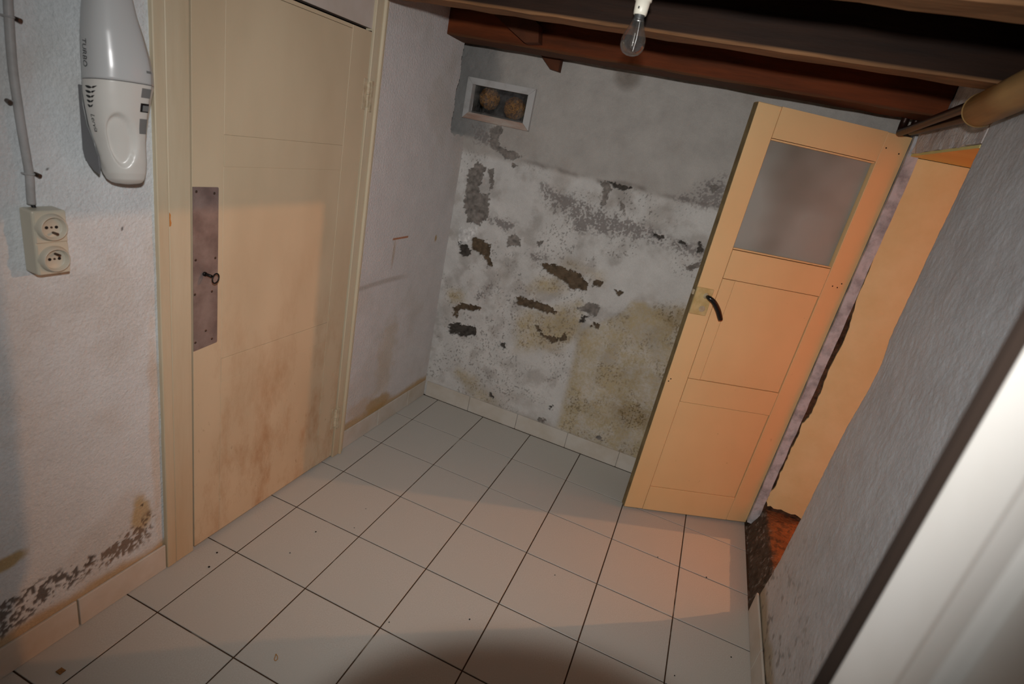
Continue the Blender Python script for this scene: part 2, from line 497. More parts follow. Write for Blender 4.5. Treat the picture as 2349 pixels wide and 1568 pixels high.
WIN = (-0.108, 0.217, 1.605, 1.765)
def paint_back(U, V):
    C_ = np.ones(U.shape + (3,)) * L3((200, 198, 194))
    D = 0.004 * (fbm(U, V, 6, 4, 3) - 0.5)
    C_ = blend(C_, 0.55 * sstep(0.50, 0.72, fbm(U, V, 5, 5, 11)), (168, 160, 152))
    up = sstep(1.43, 1.47, V + 0.02 * fbm(U, V, 7, 3, 40))
    D += 0.006 * up + up * 0.0035 * (fbm(U, V, 45, 3, 45) - 0.5)
    C_ = blend(C_, 0.7 * up, (160, 154, 147))
    C_ = blend(C_, 0.55 * sstep(0.02, 0.0, np.abs(V - 1.445 - 0.03 * (fbm(U, V, 5, 3, 41) - .5))) * sstep(0.15, 0.35, U) * sstep(0.35, 0.6, fbm(U, V, 12, 3, 42)), (112, 104, 98))
    near = sstep(0.16, 0.02, V)
    C_ = blend(C_, 0.5 * near * sstep(0.4, 0.65, fbm(U, V, 14, 4, 51)), (128, 110, 84))
    C_ = blend(C_, 0.5 * sstep(.5, .75, fbm(U, V, 11, 5, 58)) * (1 - up), (150, 143, 136))
    C_ = blend(C_, 0.65 * sstep(0.06, -0.03, U + .05 * (fbm(U, V, 12, 3, 59) - .5)) * sstep(1.49, 1.52, V), (112, 114, 114))
    # fine mould flecks all over the lower wall
    fl = sstep(0.66, 0.74, fbm(U * 1.4, V, 110, 2, 61)) * (1 - up) * sstep(0.45, 0.6, fbm(U, V, 6, 3, 62))
    C_ = blend(C_, 0.6 * fl, (96, 90, 84))
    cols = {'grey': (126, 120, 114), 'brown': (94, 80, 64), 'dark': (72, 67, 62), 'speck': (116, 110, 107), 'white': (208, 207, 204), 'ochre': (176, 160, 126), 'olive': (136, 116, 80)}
    deep = {'grey': -0.004, 'brown': -0.009, 'dark': -0.010, 'speck': -0.002, 'white': 0.003}
    for ph in ('ochre', 'olive', 'white', 'speck', 'grey', 'brown', 'dark'):
        for n_, (kind, poly) in enumerate(PATCH):
            if kind != ph: continue
            p = np.array(poly); mg = 0.09
            b = (U > p[:, 0].min() - mg) & (U < p[:, 0].max() + mg) & (V > p[:, 1].min() - mg) & (V < p[:, 1].max() + mg)
            ii = np.where(b.any(1))[0]; jj = np.where(b.any(0))[0]
            s = np.s_[ii[0]:ii[-1] + 1, jj[0]:jj[-1] + 1]
            u, v = U[s], V[s]
            d = sdf(poly, u, v)
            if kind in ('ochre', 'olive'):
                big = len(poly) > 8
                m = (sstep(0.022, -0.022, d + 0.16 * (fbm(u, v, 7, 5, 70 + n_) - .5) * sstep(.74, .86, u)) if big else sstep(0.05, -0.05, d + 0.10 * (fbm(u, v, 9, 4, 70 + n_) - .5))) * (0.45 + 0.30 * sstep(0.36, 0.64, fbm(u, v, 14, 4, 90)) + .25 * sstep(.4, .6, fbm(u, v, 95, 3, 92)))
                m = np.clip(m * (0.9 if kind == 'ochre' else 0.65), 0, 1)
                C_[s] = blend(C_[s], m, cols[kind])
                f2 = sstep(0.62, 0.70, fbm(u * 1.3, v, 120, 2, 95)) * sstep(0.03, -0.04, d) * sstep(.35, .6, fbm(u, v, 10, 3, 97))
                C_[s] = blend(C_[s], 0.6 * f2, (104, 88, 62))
            elif kind == 'speck':
                m = sstep(0.50, 0.58, .45 * fbm(u, v, 34, 3, 121) + .55 * fbm(u, v, 130, 2, 120) + 0.085 * sstep(0.02, -0.05, d) - 0.14 * sstep(-0.02, 0.05, d))
                m *= sstep(0.03, -0.02, d)
                C_[s] = blend(C_[s], 0.85 * m, cols[kind]); D[s] += deep[kind] * m
                C_[s] = blend(C_[s], 0.30 * sstep(0.03, -0.04, d), (152, 146, 142))
            else:
                dn = d + 0.020 * (fbm(u, v, 30, 3, 130 + n_) - .5) + 0.026 * (fbm(u, v, 95, 3, 131 + n_) - .5)
                m = sstep(0.0015, -0.0015, dn)
                rim = sstep(0.012, 0.002, dn) * (1 - m)
                tone = 0.35 + 1.25 * fbm(u, v, 60, 4, 150)
                C_[s] = C_[s] * (1 - m[..., None]) + (L3(cols[kind]) * tone[..., None]) * m[..., None]
                D[s] += deep[kind] * m + 0.0015 * rim
                if kind in ('brown', 'dark'):
                    D[s] += m * 0.005 * (fbm(u, v, 70, 3, 160) - .5)
    # deposit line above the skirting
    return C_, D
def place_back(U, V, D):
    return np.stack([U, 0.306 - D, V], -1)
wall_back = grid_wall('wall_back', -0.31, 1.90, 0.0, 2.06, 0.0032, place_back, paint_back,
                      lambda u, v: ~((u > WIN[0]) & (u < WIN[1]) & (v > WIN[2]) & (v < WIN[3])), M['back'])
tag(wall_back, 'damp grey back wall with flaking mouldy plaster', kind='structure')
core = bmesh.new()
for a in ((-0.31, WIN[0], 0, 2.06), (WIN[1], 1.90, 0, 2.06), (WIN[0], WIN[1], 0, WIN[2]), (WIN[0], WIN[1], WIN[3], 2.06)):
    box(a[0], a[1], 0.322, 0.40, a[2], a[3], bm=core)
obj('masonry_core', core, M['masonry'], wall_back)

# ------------------------------------------------------------------ left wall (its face runs 1 degree off the tile grid)
LROT = -0.0165
LO = Vector((-0.1025, 0, 0))
LM = Matrix.Translation(LO) @ Matrix.Rotation(LROT, 4, 'Z')
def LW(x, y, z):
    return LM @ Vector((x, y, z))
def paint_left(U, V):
    C_ = np.ones(U.shape + (3,)) * L3((208, 213, 215))
    far = sstep(-0.6, -0.45, U)
    C_ = blend(C_, far * 0.8, (204, 199, 197))
    D = 0.002 * (fbm(U, V, 7, 4, 203) - .5) + (1 - far) * 0.0016 * (fbm(U, V, 90, 2, 207) - .5)
    C_ = blend(C_, 0.35 * sstep(0.5, 0.7, fbm(U, V, 4, 4, 210)), (184, 176, 166))
    # tide line of ochre above the skirting
    band = sstep(0.035, 0.0, V - 0.10 - 0.05 * (fbm(U, V, 9, 4, 220) - .35))
    C_ = blend(C_, 0.8 * band, (176, 144, 92))
    for yc, zc, ry, rz, s_, cc in ((-1.455, .27, .035, .09, .8, (178, 152, 100)), (-1.40, .55, .02, .45, .35, (196, 168, 134)), (-1.80, .345, .05, .02, .8, (168, 140, 70)), (-.20, .14, .12, .05, .8, (172, 140, 88)),
                                   (-.36, .17, .10, .07, .45, (186, 160, 128)), (-.17, .40, .09, .25, .35, (180, 158, 120)), (-.225, .93, .012, .10, .45, (170, 140, 100)), (.16, .98, .012, .02, .8, (170, 140, 80))):
        r = np.sqrt(((U - yc) / ry) ** 2 + ((V - zc) / rz) ** 2) + 1.0 * (fbm(U, V, 16, 4, 230) - .5)
        C_ = blend(C_, s_ * sstep(1.1, 0.5, r), cc)
    C_ = blend(C_, 0.9 * ((np.abs(V - 1.016) < .0045) & (U > -.245) & (U < -.115)), (170, 104, 58))
    C_ = blend(C_, 0.45 * sstep(.016, .004, np.abs(V - .80 - .035 * fbm(U, V, 3, 3, 235))) * sstep(-.55, -.45, U) * sstep(-.02, -.2, U), (150, 136, 122))
    # mould and flaked paint low on the near bay
    for poly, den, cc in (([(-1.42, .25), (-1.47, .23), (-1.52, .215), (-1.60, .20), (-1.63, .17), (-1.52, .155), (-1.44, .165)], .07, (112, 94, 78)),
                          ([(-1.60, .21), (-1.70, .22), (-1.78, .23), (-1.9, .24), (-1.9, .12), (-1.75, .15), (-1.65, .165)], .03, (86, 78, 72))):
        d = sdf(poly, U, V)
        m = sstep(.56, .60, .62 * fbm(U, V, 115, 2, 240) + .38 * fbm(U, V, 22, 3, 241) + den - 4.0 * np.maximum(d, -0.02)) * sstep(.03, .0, d)
        C_ = blend(C_, .9 * m, cc); D -= 0.002 * m
    # scratches and nail holes
    for yc, zc in ((-1.465, 1.158), (-1.62, 1.30), (-1.45, .30), (-1.33, .9)):
        C_ = blend(C_, .9 * (((U - yc) ** 2 + (V - zc) ** 2) < .0035 ** 2), (40, 36, 34))
    return C_, D
def edge_noise(v):
    return 0.147 + 0.012 * np.sin(v * 31) * np.sin(v * 13 + 1)
def keep_left(u, v):
    door = (u > -1.305) & (u < -0.515)
    notch = (u > edge_noise(v)) & (v > 1.503 + 0.006 * np.sin(u * 90))
    return ~(door | notch)
def place_left(U, V, D):
    return np.stack([-0.008 + D, U, V], -1)
wall_left = grid_wall('wall_left', -2.02, 0.315, 0.0, 2.06, 0.0045, place_left, paint_left, keep_left, M['left'])
wall_left.location = LO; wall_left.rotation_euler = (0, 0, LROT)
tag(wall_left, 'white rough plastered wall on the left, stained above its skirting', kind='structure')
bm = bmesh.new()
box(-.09, -.016, -2.02, -1.31, 0, 2.06, bm=bm); box(-.09, -.016, -.51, .135, 0, 2.06, bm=bm); box(-.09, -.016, .135, .30, 0, 1.495, bm=bm)
box(-.25, -.19, -2.02, .32, 0, 2.06, bm=bm)
obj('masonry_core', bm, M['masonry'], wall_left)

# dark strip for the shade in the gap where the lining stops short
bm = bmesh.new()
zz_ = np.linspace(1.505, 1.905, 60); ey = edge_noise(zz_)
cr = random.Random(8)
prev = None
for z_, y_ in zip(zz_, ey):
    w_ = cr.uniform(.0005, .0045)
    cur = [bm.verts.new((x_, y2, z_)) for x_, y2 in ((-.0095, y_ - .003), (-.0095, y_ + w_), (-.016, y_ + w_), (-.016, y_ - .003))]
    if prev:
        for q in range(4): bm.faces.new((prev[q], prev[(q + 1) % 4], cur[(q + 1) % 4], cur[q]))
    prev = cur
obj('crack_shade', bm, M['gap_shade'], wall_left)

# skirting tiles
def skirting(name, label, segs, make):
    r = empty(name); tag(r, label, kind='structure')
    for s in segs:
        obj('skirting_tile', make(*s), M['skirt'], r)
    return r
g = 0.0012
bl = skirting('baseboard_left', 'beige skirting tiles along the left wall',
              [(-2.012, -1.957), (-1.955, -1.6545), (-1.652, -1.383), (-0.484, -0.1885), (-0.1865, 0.104), (0.106, 0.294)],
              lambda a, b: box(-0.0075, 0, a + g, b - g, 0.001, 0.098, 0.0012))
bl.location = LO; bl.rotation_euler = (0, 0, LROT)
skirting('baseboard_back', 'pale skirting tiles along the back wall',
         [(-0.09, 0.199), (0.199, 0.506), (0.506, 0.812), (0.812, 1.11), (1.11, 1.413), (1.413, 1.716), (1.716, 1.80)],
         lambda a, b: box(a + g, b - g, 0.297, 0.3045, 0.001, 0.095, 0.0012))
skirting('baseboard_right', 'beige skirting tiles along the right wall',
         [(-0.695, -0.40), (-0.998, -0.695), (-1.301, -0.998), (-1.604, -1.301), (-1.907, -1.604), (-2.012, -1.907)],
         lambda a, b: box(1.799, 1.8065, a + g, b - g, 0.001, 0.102, 0.0012))

# ------------------------------------------------------------------ right wall with the broken doorway
EZ = np.array([0, .084, .30, .514, .896, 1.033, 1.143, 1.223, 1.494, 1.715, 2.06])
EY = np.array([.055, .050, .012, -.004, -.018, -.052, -.056, -.026, -.014, -.014, -.003])
L1 = 1.565; RA = 0.016
def place_right(U, V, D):
    a = np.clip((U - L1) / RA, 0, math.pi / 2)
    x = np.where(U < L1, 1.810 - D, np.where(U < L1 + RA * math.pi / 2, 1.810 + RA - (RA + D) * np.cos(a), 1.810 + RA + (U - L1 - RA * math.pi / 2)))
    y = np.where(U < L1, -2.02 + U, np.where(U < L1 + RA * math.pi / 2, -0.455 + (RA + D) * np.sin(a), -0.455 + RA + D))
    wgt = sstep(L1 - 0.16, L1, U)
    y = y + wgt * np.interp(V, EZ, EY)
    return np.stack([x, y, V], -1)
def paint_right(U, V):
    C_ = np.ones(U.shape + (3,)) * L3((192, 197, 202))
    C_ = blend(C_, 0.5 * sstep(.45, .7, fbm(U, V, 6, 4, 301)), (186, 187, 190))
    lo = sstep(.75, .05, V)
    C_ = blend(C_, .5 * lo, (204, 198, 194))
    C_ = blend(C_, .7 * sstep(.05, .0, V - .11 - .05 * fbm(U, V, 12, 4, 305)), (150, 132, 92))
    C_ = blend(C_, .6 * sstep(.70, .74, fbm(U, V, 42, 2, 310)) * lo, (96, 88, 82))
    C_ = blend(C_, .95 * sstep(L1 + .002, L1 + .012, U + .006 * (fbm(U, V, 30, 3, 320) - .5)), (206, 160, 104))
    D = .004 * (fbm(U, V, 8, 4, 330) - .5) + .0022 * (fbm(U, V * .7, 80, 2, 340) - .5)
    return C_, D
wall_right = grid_wall('wall_right', 0, L1 + RA * math.pi / 2 + .27, 0, 2.06, 0.0055, place_right, paint_right, lambda u, v: u > -1, M['right'])
tag(wall_right, 'grey roughcast wall on the right with a doorway', kind='structure')

def rough_box(x0, x1, y0, y1, z0, z1, cell, amp, seed):
    bm = bmesh.new()
    n = [max(1, int((b - a) / cell)) for a, b in ((x0, x1), (y0, y1), (z0, z1))]
    box(x0, x1, y0, y1, z0, z1, bm=bm)
    for ax in range(3):
        es = [e for e in bm.edges if abs((e.verts[0].co - e.verts[1].co)[ax]) > 1e-6]
        if n[ax] > 1:
            bmesh.ops.subdivide_edges(bm, edges=es, cuts=n[ax] - 1, use_grid_fill=True)
    rs = random.Random(seed)
    for v in bm.verts:
        v.co += Vector((rs.uniform(-amp, amp), rs.uniform(-amp, amp), rs.uniform(-amp, amp)))
    return bm
obj('lintel', rough_box(1.811, 2.10, -.45, .32, 1.798, 2.06, .04, .004, 5), M['lintel'], wall_right)
obj('soffit', box(1.814, 2.10, -.445, .205, 1.788, 1.797), mat('yellow_soffit_paint', (230, 222, 150), (222, 210, 140), 6, .8), wall_right)
obj('pier', rough_box(1.842, 2.10, .212, .34, 0, 1.80, .03, .003, 6), M['earth'], wall_right)
# cream plaster of the far reveal, broken away along the post and at the foot
edge = [(1.842, 1.786), (1.842, 1.587), (1.843, 1.45), (1.845, 1.339), (1.847, 1.226), (1.855, 1.151), (1.867, 1.074), (1.866, .991), (1.860, .884), (1.866, .777), (1.868, .70), (1.864, .65), (1.850, .613), (1.857, .545), (1.850, .48), (1.853, .423), (1.850, .34), (1.856, .275), (1.843, .219), (1.846, .175), (1.857, .150)]
rs = random.Random(9)
fine = []
for (xa, za), (xb, zb) in zip(edge, edge[1:]):
    nn = 4
    for q in range(nn):
        t = q / nn
        fine.append((xa + (xb - xa) * t + rs.uniform(-.002, .002), za + (zb - za) * t))
fine.append(edge[-1])
x = 1.87
while x < 2.09:
    fine.append((x, .155 + rs.uniform(-.006, .006))); x += .016
fine += [(2.10, .16), (2.10, 1.786)]
obj('reveal_plaster', prism(fine, 1, .203, .2118), M['cream_reveal'], wall_right)
tp = obj('trim_1', rough_box(1.802, 1.842, .198, .315, 0.03, 1.862, .04, .0015, 7), M['post'])
tag(tp, 'limewashed grey post between the open door and the cream reveal', kind='structure')

# rough step up into the next room
def place_step(U, V, D):
    px = np.array([0, .02, .06, .13, .15, .18, .42]); X_ = np.array([1.806, 1.812, 1.830, 1.852, 1.862, 1.89, 2.12]); Z_ = np.array([-.005, .0, .055, .112, .126, .132, .140])
    return np.stack([np.interp(U, px, X_) - .3 * D, V, np.interp(U, px, Z_) + .8 * D], -1)
def paint_step(U, V):
    t = sstep(.13, .17, U + .02 * (fbm(U, V, 30, 3, 402) - .5))
    C_ = blend(np.ones(U.shape + (3,)) * L3((84, 72, 62)), t, (128, 84, 54))  # lamplit top and shaded riser put into the colour of mortar and brick
    C_ = blend(C_, .6 * sstep(.5, .65, fbm(U, V, 40, 4, 405)), (60, 48, 38))
    C_ = blend(C_, .5 * sstep(.62, .7, fbm(U, V, 60, 3, 406)) * (1 - t), (150, 142, 134))
    return C_, .016 * (fbm(U, V, 24, 4, 410) - .5) + .006 * (fbm(U, V, 90, 2, 412) - .5)
step = grid_wall('doorstep', 0, .42, -.46, .215, .005, place_step, paint_step, lambda u, v: u > -1, M['step'])
# flip so that the top faces up
step.data.flip_normals()
tag(step, 'crumbling mortar and brick step, lamplight and shade painted on, in the doorway on the right', kind='structure')

# ------------------------------------------------------------------ front wall with the doorway the camera looks through
fw = bmesh.new()
box(1.424, 1.98, -2.160, -2.02, 0, 2.06, bm=fw); box(-.30, .16, -2.160, -2.02, 0, 2.06, bm=fw); box(.16, 1.424, -2.160, -2.02, 1.99, 2.06, bm=fw)
wf = obj('wall_front', fw, M['lintel']); tag(wf, 'front wall around the doorway the view is taken from', kind='structure')
jp = [(1.3956, -2.0219), (1.3934, -2.0274), (1.3934, -2.0952), (1.3901, -2.0996), (1.384, -2.1041), (1.3828, -2.1096), (1.3828, -2.1296), (1.3857, -2.1329), (1.3906, -2.1345), (1.3901, -2.1384), (1.3901, -2.2317), (1.4767, -2.2317), (1.4767, -2.1673), (1.42, -2.1673), (1.42, -2.0175), (1.4023, -2.0175)]
jb = obj('trim_2', prism(jp, 2, 0.0, 1.985), M['jamb']); tag(jb, 'white painted door jamb with a stop bead, close by on the right', kind='structure')
obj('dark_strip', prism([(1.393, -2.0229), (1.3912, -2.0169), (1.3912, -2.0079), (1.4256, -2.0079), (1.4256, -2.0164), (1.4036, -2.0164), (1.3966, -2.0214)], 2, 0.0, 1.985), M['jamb_edge'], jb)

# ------------------------------------------------------------------ ceiling and the next room
ceil = obj('ceiling', box(-.30, 1.98, -2.19, .33, 2.082, 2.11), M['board']); tag(ceil, 'dark boarded ceiling above the joists', kind='structure')
pm = {}
for i in range(16):
    x0 = -.29 + i * .141
    obj('ceiling_board', box(x0 + .0015, x0 + .1395, -2.18, .32, 2.062, 2.081, .002), M['board'], ceil)

def shell(name, bm, m, label):
    o = obj(name, bm, m); tag(o, label, kind='structure'); return o
shell('floor.001', box(2.13, 5.2, -2.2, 2.8, .07, .135), M['terracotta'], 'terracotta floor of the next room')
shell('wall_far_east', box(5.2, 5.3, -2.2, 2.8, .07, 2.6), M['hall_wall'], 'far wall of the next room')
shell('wall_far_south', box(2.10, 5.3, -1.1, -1.0, .07, 2.6), M['hall_wall'], 'unseen side wall of the next room, set close to bounce warm light')  # unseen wall, moved closer to bounce warm light onto the open door
shell('wall_far_north', box(2.10, 5.3, 2.8, 2.9, .07, 2.6), M['hall_wall'], 'back wall of the next room')
b3 = bmesh.new()
box(2.101, 2.125, -2.2, -.437, .07, 2.6, bm=b3); box(2.101, 2.125, .212, 2.8, .07, 2.6, bm=b3); box(2.101, 2.125, -.437, .212, 1.79, 2.6, bm=b3)
shell('wall_far_west', b3, M['hall_wall'], 'wall of the next room around the doorway')
shell('ceiling.001', box(2.10, 5.3, -2.3, 2.9, 2.6, 2.65), M['hall_wall'], 'pale ceiling of the next room')

# ------------------------------------------------------------------ closed cream door on the left wall
M['plate'] = mat('tarnished_copper', (158, 146, 142), (124, 112, 110), 14, 0.5, 0.5, (40, .1, .001), None, 0.45)
M['screw'] = mat('dull_screw', (96, 84, 76), rough=0.4, metal=0.8)
M['iron'] = mat('black_iron', (34, 30, 28), rough=0.45, metal=0.5)
M['hinge'] = mat('painted_hinge', (200, 186, 158), (170, 152, 124), 40, 0.5, 0.4)

def lroot(name, y, zz, label, cat=None, group=None, kind=None):
    r = empty(name, LW(0, y, zz), LROT); tag(r, label, cat, group, kind); r['off'] = 0
    del r['off']
    return r, (0, -y, -zz)
d1, o1 = lroot('door_1', -0.92, 0, 'closed cream panelled door with brown damp runs', kind='structure')
F0, F1 = -0.040, 0.002
gp = 0.0005
def dp(name, y0, y1, z0, z1, m='cream', x0=F0, x1=F1, bev=.0006, gz=.0005):
    return obj(name, box(x0, x1, y0 + gp, y1 - gp, z0 + gz, z1 - gz, bev), M[m], d1, o1)
dp('stile', -1.2795, -1.178, .014, 1.797); dp('stile', -.664, -.5572, .012, 1.797)
dp('top_rail', -1.178, -.664, 1.785, 1.797)
dp('door_panel', -1.178, -.664, 1.404, 1.785, x1=F1 - .0006)
dp('cross_rail', -1.178, -.664, 1.318, 1.404, gz=-.0003, bev=.0003)
dp('door_panel', -1.178, -.664, .712, 1.318, x1=F1 - .0006)
dp('lock_rail', -1.178, -.664, .627, .712, gz=.0001, bev=.0004)
dp('door_panel', -1.178, -.664, .013, .627, x1=F1 - .0006)
obj('door_gap_shade', box(-.03, -.004, -1.2855, -1.2803, .004, 1.80), M['gap_shade'], d1, o1)  # dark strips laid in the gaps beside the door as their shade
obj('door_gap_shade', box(-.03, -.003, -.5567, -.5533, .004, 1.80), M['gap_shade'], d1, o1)
obj('door_back', box(-.075, -.05, -1.30, -.52, 0.0, 1.80), M['gap_shade'], d1, o1)  # dark board behind the door, standing in for shade seen through its gaps
pl = obj('push_plate', prism([(-1.279, .769), (-1.198, .777), (-1.1955, .780), (-1.1955, 1.257), (-1.1975, 1.260), (-1.279, 1.262)], 0, F1 + .0001, F1 + .0016), M['plate'], d1, o1)
pl['label'] = 'tarnished copper push plate'
sb = lathe([(0, .0012), (.0022, .0009), (.0040, 0), (.0040, -.0004)], 10, M=Matrix.Rotation(math.pi / 2, 4, 'Y'))
sm = bpy.data.meshes.new('screw'); sb.to_mesh(sm); sb.free(); sm.materials.append(M['screw'])
for y, zz in ((-1.268, 1.249), (-1.210, 1.243), (-1.271, 1.055), (-1.205, 1.053), (-1.274, .951), (-1.216, .95), (-1.273, .797), (-1.215, .794), (-1.237, .827)):
    obj('screw', sm, None, pl, (F1 + .0017, y, zz))
def hinge(y, z0, z1):
    h = obj('hinge', box(F1, F1 + .002, y - .022, y - .002, z0, z1, .0006), M['hinge'], d1, o1)
    zc = (z0 + z1) / 2; hh = (z1 - z0) / 2
    obj('knuckle', lathe([(0, z0 + .010), (.0058, z0 + .010), (.0058, zc - .001), (0, zc - .001)], 14, M=Matrix.Translation((F1 + .005, y + .002, 0))), M['hinge'], h)
    obj('knuckle', lathe([(0, zc + .001), (.0072, zc + .001), (.0072, z1 - .016), (.005, z1 - .010), (0, z1 - .010)], 14, M=Matrix.Translation((F1 + .005, y + .002, 0))), M['hinge'], h)
    obj('hinge_leaf', box(F1 + .004, F1 + .014, y + .008, y + .022, z0 - .004, z1 - .004, .0006), M['hinge'], h)
hinge(-.557, 1.538, 1.644); hinge(-.560, .165, .272)

def trim(name, label, boards, y):
    r, o = lroot(name, y, 0, label, kind='structure')
    for nm, bm, m in boards:
        obj(nm, bm, M[m], r, o)
    return r
M['chip'] = mat('bare_orange_wood', (190, 128, 66), rough=.7)
trim('trim_3', 'cream casing of two boards on the left of the closed door', [
    ('casing_board', box(-.03, .0055, -1.382, -1.3515, 0.002, 2.06, .002), 'frame'),
    ('casing_board', box(-.03, .0045, -1.3505, -1.2855, 0.002, 2.06, .002), 'frame'),
    ('paint_chip', prism([(-1.350, 1.196), (-1.346, 1.190), (-1.347, 1.178), (-1.3445, 1.168), (-1.346, 1.160), (-1.350, 1.158)], 0, .0040, .0050), 'chip')], -1.33)
bead = [(-.03, -.5125), (.010, -.5125), (.0165, -.5095), (.0185, -.505), (.0165, -.5005), (.011, -.498), (.009, -.494), (-.03, -.494)]
trim('trim_4', 'cream beaded casing on the hinge side of the closed door', [
    ('casing_board', box(-.03, .0085, -.5535, -.5135, 0.002, 2.06, .0015), 'frame'),
    ('casing_bead', prism(bead, 2, .002, 2.06), 'frame'),
    ('casing_board', box(-.03, .0105, -.4935, -.4845, 0.002, 2.06, .0015), 'frame')], -.52)
trim('trim_5', 'off-white board filling the space over the closed door', [
    ('transom_board', box(-.04, -.003, -1.285, -.516, 1.8065, 2.06, .001), 'transom')], -.9)

# key in the lock
kr = empty('door_key', LW(F1 + .0016, -1.243, 1.010), LROT)
tag(kr, 'black iron key with a ring bow in the copper plate', 'key')
obj('shaft', tube([(0, 0, 0), (.012, .001, 0), (.026, .003, -.001)], .0042, 10), M['iron'], kr, smooth=True)
obj('collar', tube([(.001, 0, 0), (.006, 0, 0)], .0065, 12), M['iron'], kr, smooth=True)
ring = [(.036 + .011 * math.cos(a) , .006 + .0105 * math.sin(a) * .55 + .002, -.0055 + .0135 * math.sin(a)) for a in [2 * math.pi * i / 24 for i in range(25)]]
obj('bow', tube(ring, .0021, 8, cap=False), M['iron'], kr, smooth=True)
M['scuff'] = M['iron']

# ------------------------------------------------------------------ open door on the right
H2 = Vector((1.807, .2225, 0)); AX = Vector((-.9077, -.4196, 0)); NR = Vector((.4196, -.9077, 0))
d2 = empty('door_2', H2); d2.rotation_euler = (0, 0, math.atan2(AX.y, AX.x))     # local x: hinge to latch, local y: -face normal
tag(d2, 'open peach-cream half-glazed door with a black lever', kind='structure')
# local +y is the left-hand side of AX; the camera-side face normal NR is at local y = +1
SGN = 1.0 if (Vector((-AX.y, AX.x, 0)).dot(NR) > 0) else -1.0
def q2(s0, s1, z0, z1, n0=-.036, n1=0.0, bev=.0012):
    return box(s0, s1, min(SGN * n0, SGN * n1), max(SGN * n0, SGN * n1), z0, z1, bev)
g2 = .0012
def p2(name, s0, s1, z0, z1, n1=0.0, m='peach', g2=.0012, **kw):
    return obj(name, q2(s0 + g2, s1 - g2, z0 + g2, z1 - g2, -.036, n1, **kw), M[m], d2)
ZB, ZT, SW = .012, 1.856, .648
p2('stile', .006, .112, ZB, ZT); p2('stile', .552, SW, ZB, ZT, bev=.002)
obj('edge_strip', q2(SW - .001, SW + .0008, ZB + .002, ZT - .004, -.0355, -.0008, 0), mat('olive_door_edge', (136, 118, 82), (104, 88, 60), 12, .7), d2)  # darker olive strip down the latch edge
p2('top_rail', .112, .552, 1.745, ZT, g2=.0002, bev=.0003); p2('cross_rail', .112, .552, 1.190, 1.313)
p2('door_board', .495, .552, .728, 1.190, -.0006); p2('door_panel', .1135, .495, .728, 1.190, -.003)
p2('lock_rail', .112, .552, .610, .728); p2('door_panel', .1135, .552, .146, .610, -.003); p2('bottom_rail', .112, .552, ZB, .146, g2=.0005)
k = N('frosted_glass'); k.rough(.35, .5)
gl = k.mix(k.ramp(k.noise(3.2, 2, .4), .42, .72), s2l((188, 199, 194)), s2l((140, 142, 132)))
df = k.new('ShaderNodeBsdfDiffuse'); k.link(gl, df.inputs[0])
tr = k.new('ShaderNodeBsdfTranslucent'); k.link(gl, tr.inputs[0])
gs = k.new('ShaderNodeBsdfGlossy'); gs.inputs['Roughness'].default_value = .35
m1 = k.new('ShaderNodeMixShader'); m1.inputs[0].default_value = .45; k.link(df.outputs[0], m1.inputs[1]); k.link(tr.outputs[0], m1.inputs[2])
m2 = k.new('ShaderNodeMixShader'); m2.inputs[0].default_value = .05; k.link(m1.outputs[0], m2.inputs[1]); k.link(gs.outputs[0], m2.inputs[2])
k.link(m2.outputs[0], k.out.inputs[0]); M['frost'] = k.m
obj('frosted_pane', q2(.113, .551, 1.314, 1.744, -.026, -.022, 0), M['frost'], d2)['label'] = 'brownish frosted glass pane'
M['bead'] = M['peach']
for s0, s1, z0, z1 in ((.1135, .5505, 1.3145, 1.3205), (.1135, .5505, 1.7375, 1.7435)):
    obj('glazing_bead', q2(s0, s1, z0, z1, -.0215, -.003, .001), M['peach'], d2)
# rim lock, keyhole cover, lever
lk = obj('lock_case', q2(.574, .6475, 1.022, 1.138, 0.0, .0075, .0015), mat('lock_paint', (206, 184, 132), (186, 160, 104), 30, .5), d2)
lk['label'] = 'cream painted rim lock case'
RX = Matrix.Rotation(-SGN * math.pi / 2, 4, 'X')
def l2(s, zz, n):
    return Vector((s, SGN * n, zz))
obj('keyhole_cover', lathe([(0, .0022), (.0105, .0022), (.012, .0008), (.0135, .0008), (.0135, -.0005), (0, -.0005)], 24, M=Matrix.Translation(l2(.600, 1.050, .008)) @ RX), M['hinge'], lk)
obj('rosette', lathe([(0, .012), (.008, .012), (.0105, .004), (.0125, .0), (.0125, -.001)], 20, M=Matrix.Translation(l2(.600, 1.107, .008)) @ RX), M['hinge'], lk)
lev = spline([l2(.600, 1.107, .018), l2(.596, 1.106, .033), l2(.575, 1.094, .040), l2(.548, 1.066, .040), l2(.530, 1.040, .039), l2(.521, 1.026, .038)], 6)
obj('lever', tube(lev, [.0078 + .0036 * math.sin(min(1, i / (len(lev) - 1)) * 2.6) for i in range(len(lev))], 14), mat('black_lever', (22, 20, 20), rough=.25, spec=.5), d2, smooth=True)
obj('latch_tongue', box(.6475, .655, min(SGN * -.020, SGN * -.006), max(SGN * -.020, SGN * -.006), 1.10, 1.122, .0015), M['hinge'], lk)
dm = lathe([(0, .0006), (.0028, .0004), (.0028, -.0005)], 10)
dme = bpy.data.meshes.new('nail_hole'); bmesh.ops.transform(dm, matrix=RX, verts=dm.verts); dm.to_mesh(dme); dm.free(); dme.materials.append(M['iron'])
for s, zz in ((.095, 1.80), (.035, 1.79), (.075, 1.245), (.040, 1.262), (.052, 1.243), (.628, .712), (.635, .70)):
    obj('nail_hole', dme, None, d2, l2(s, zz, .0002))

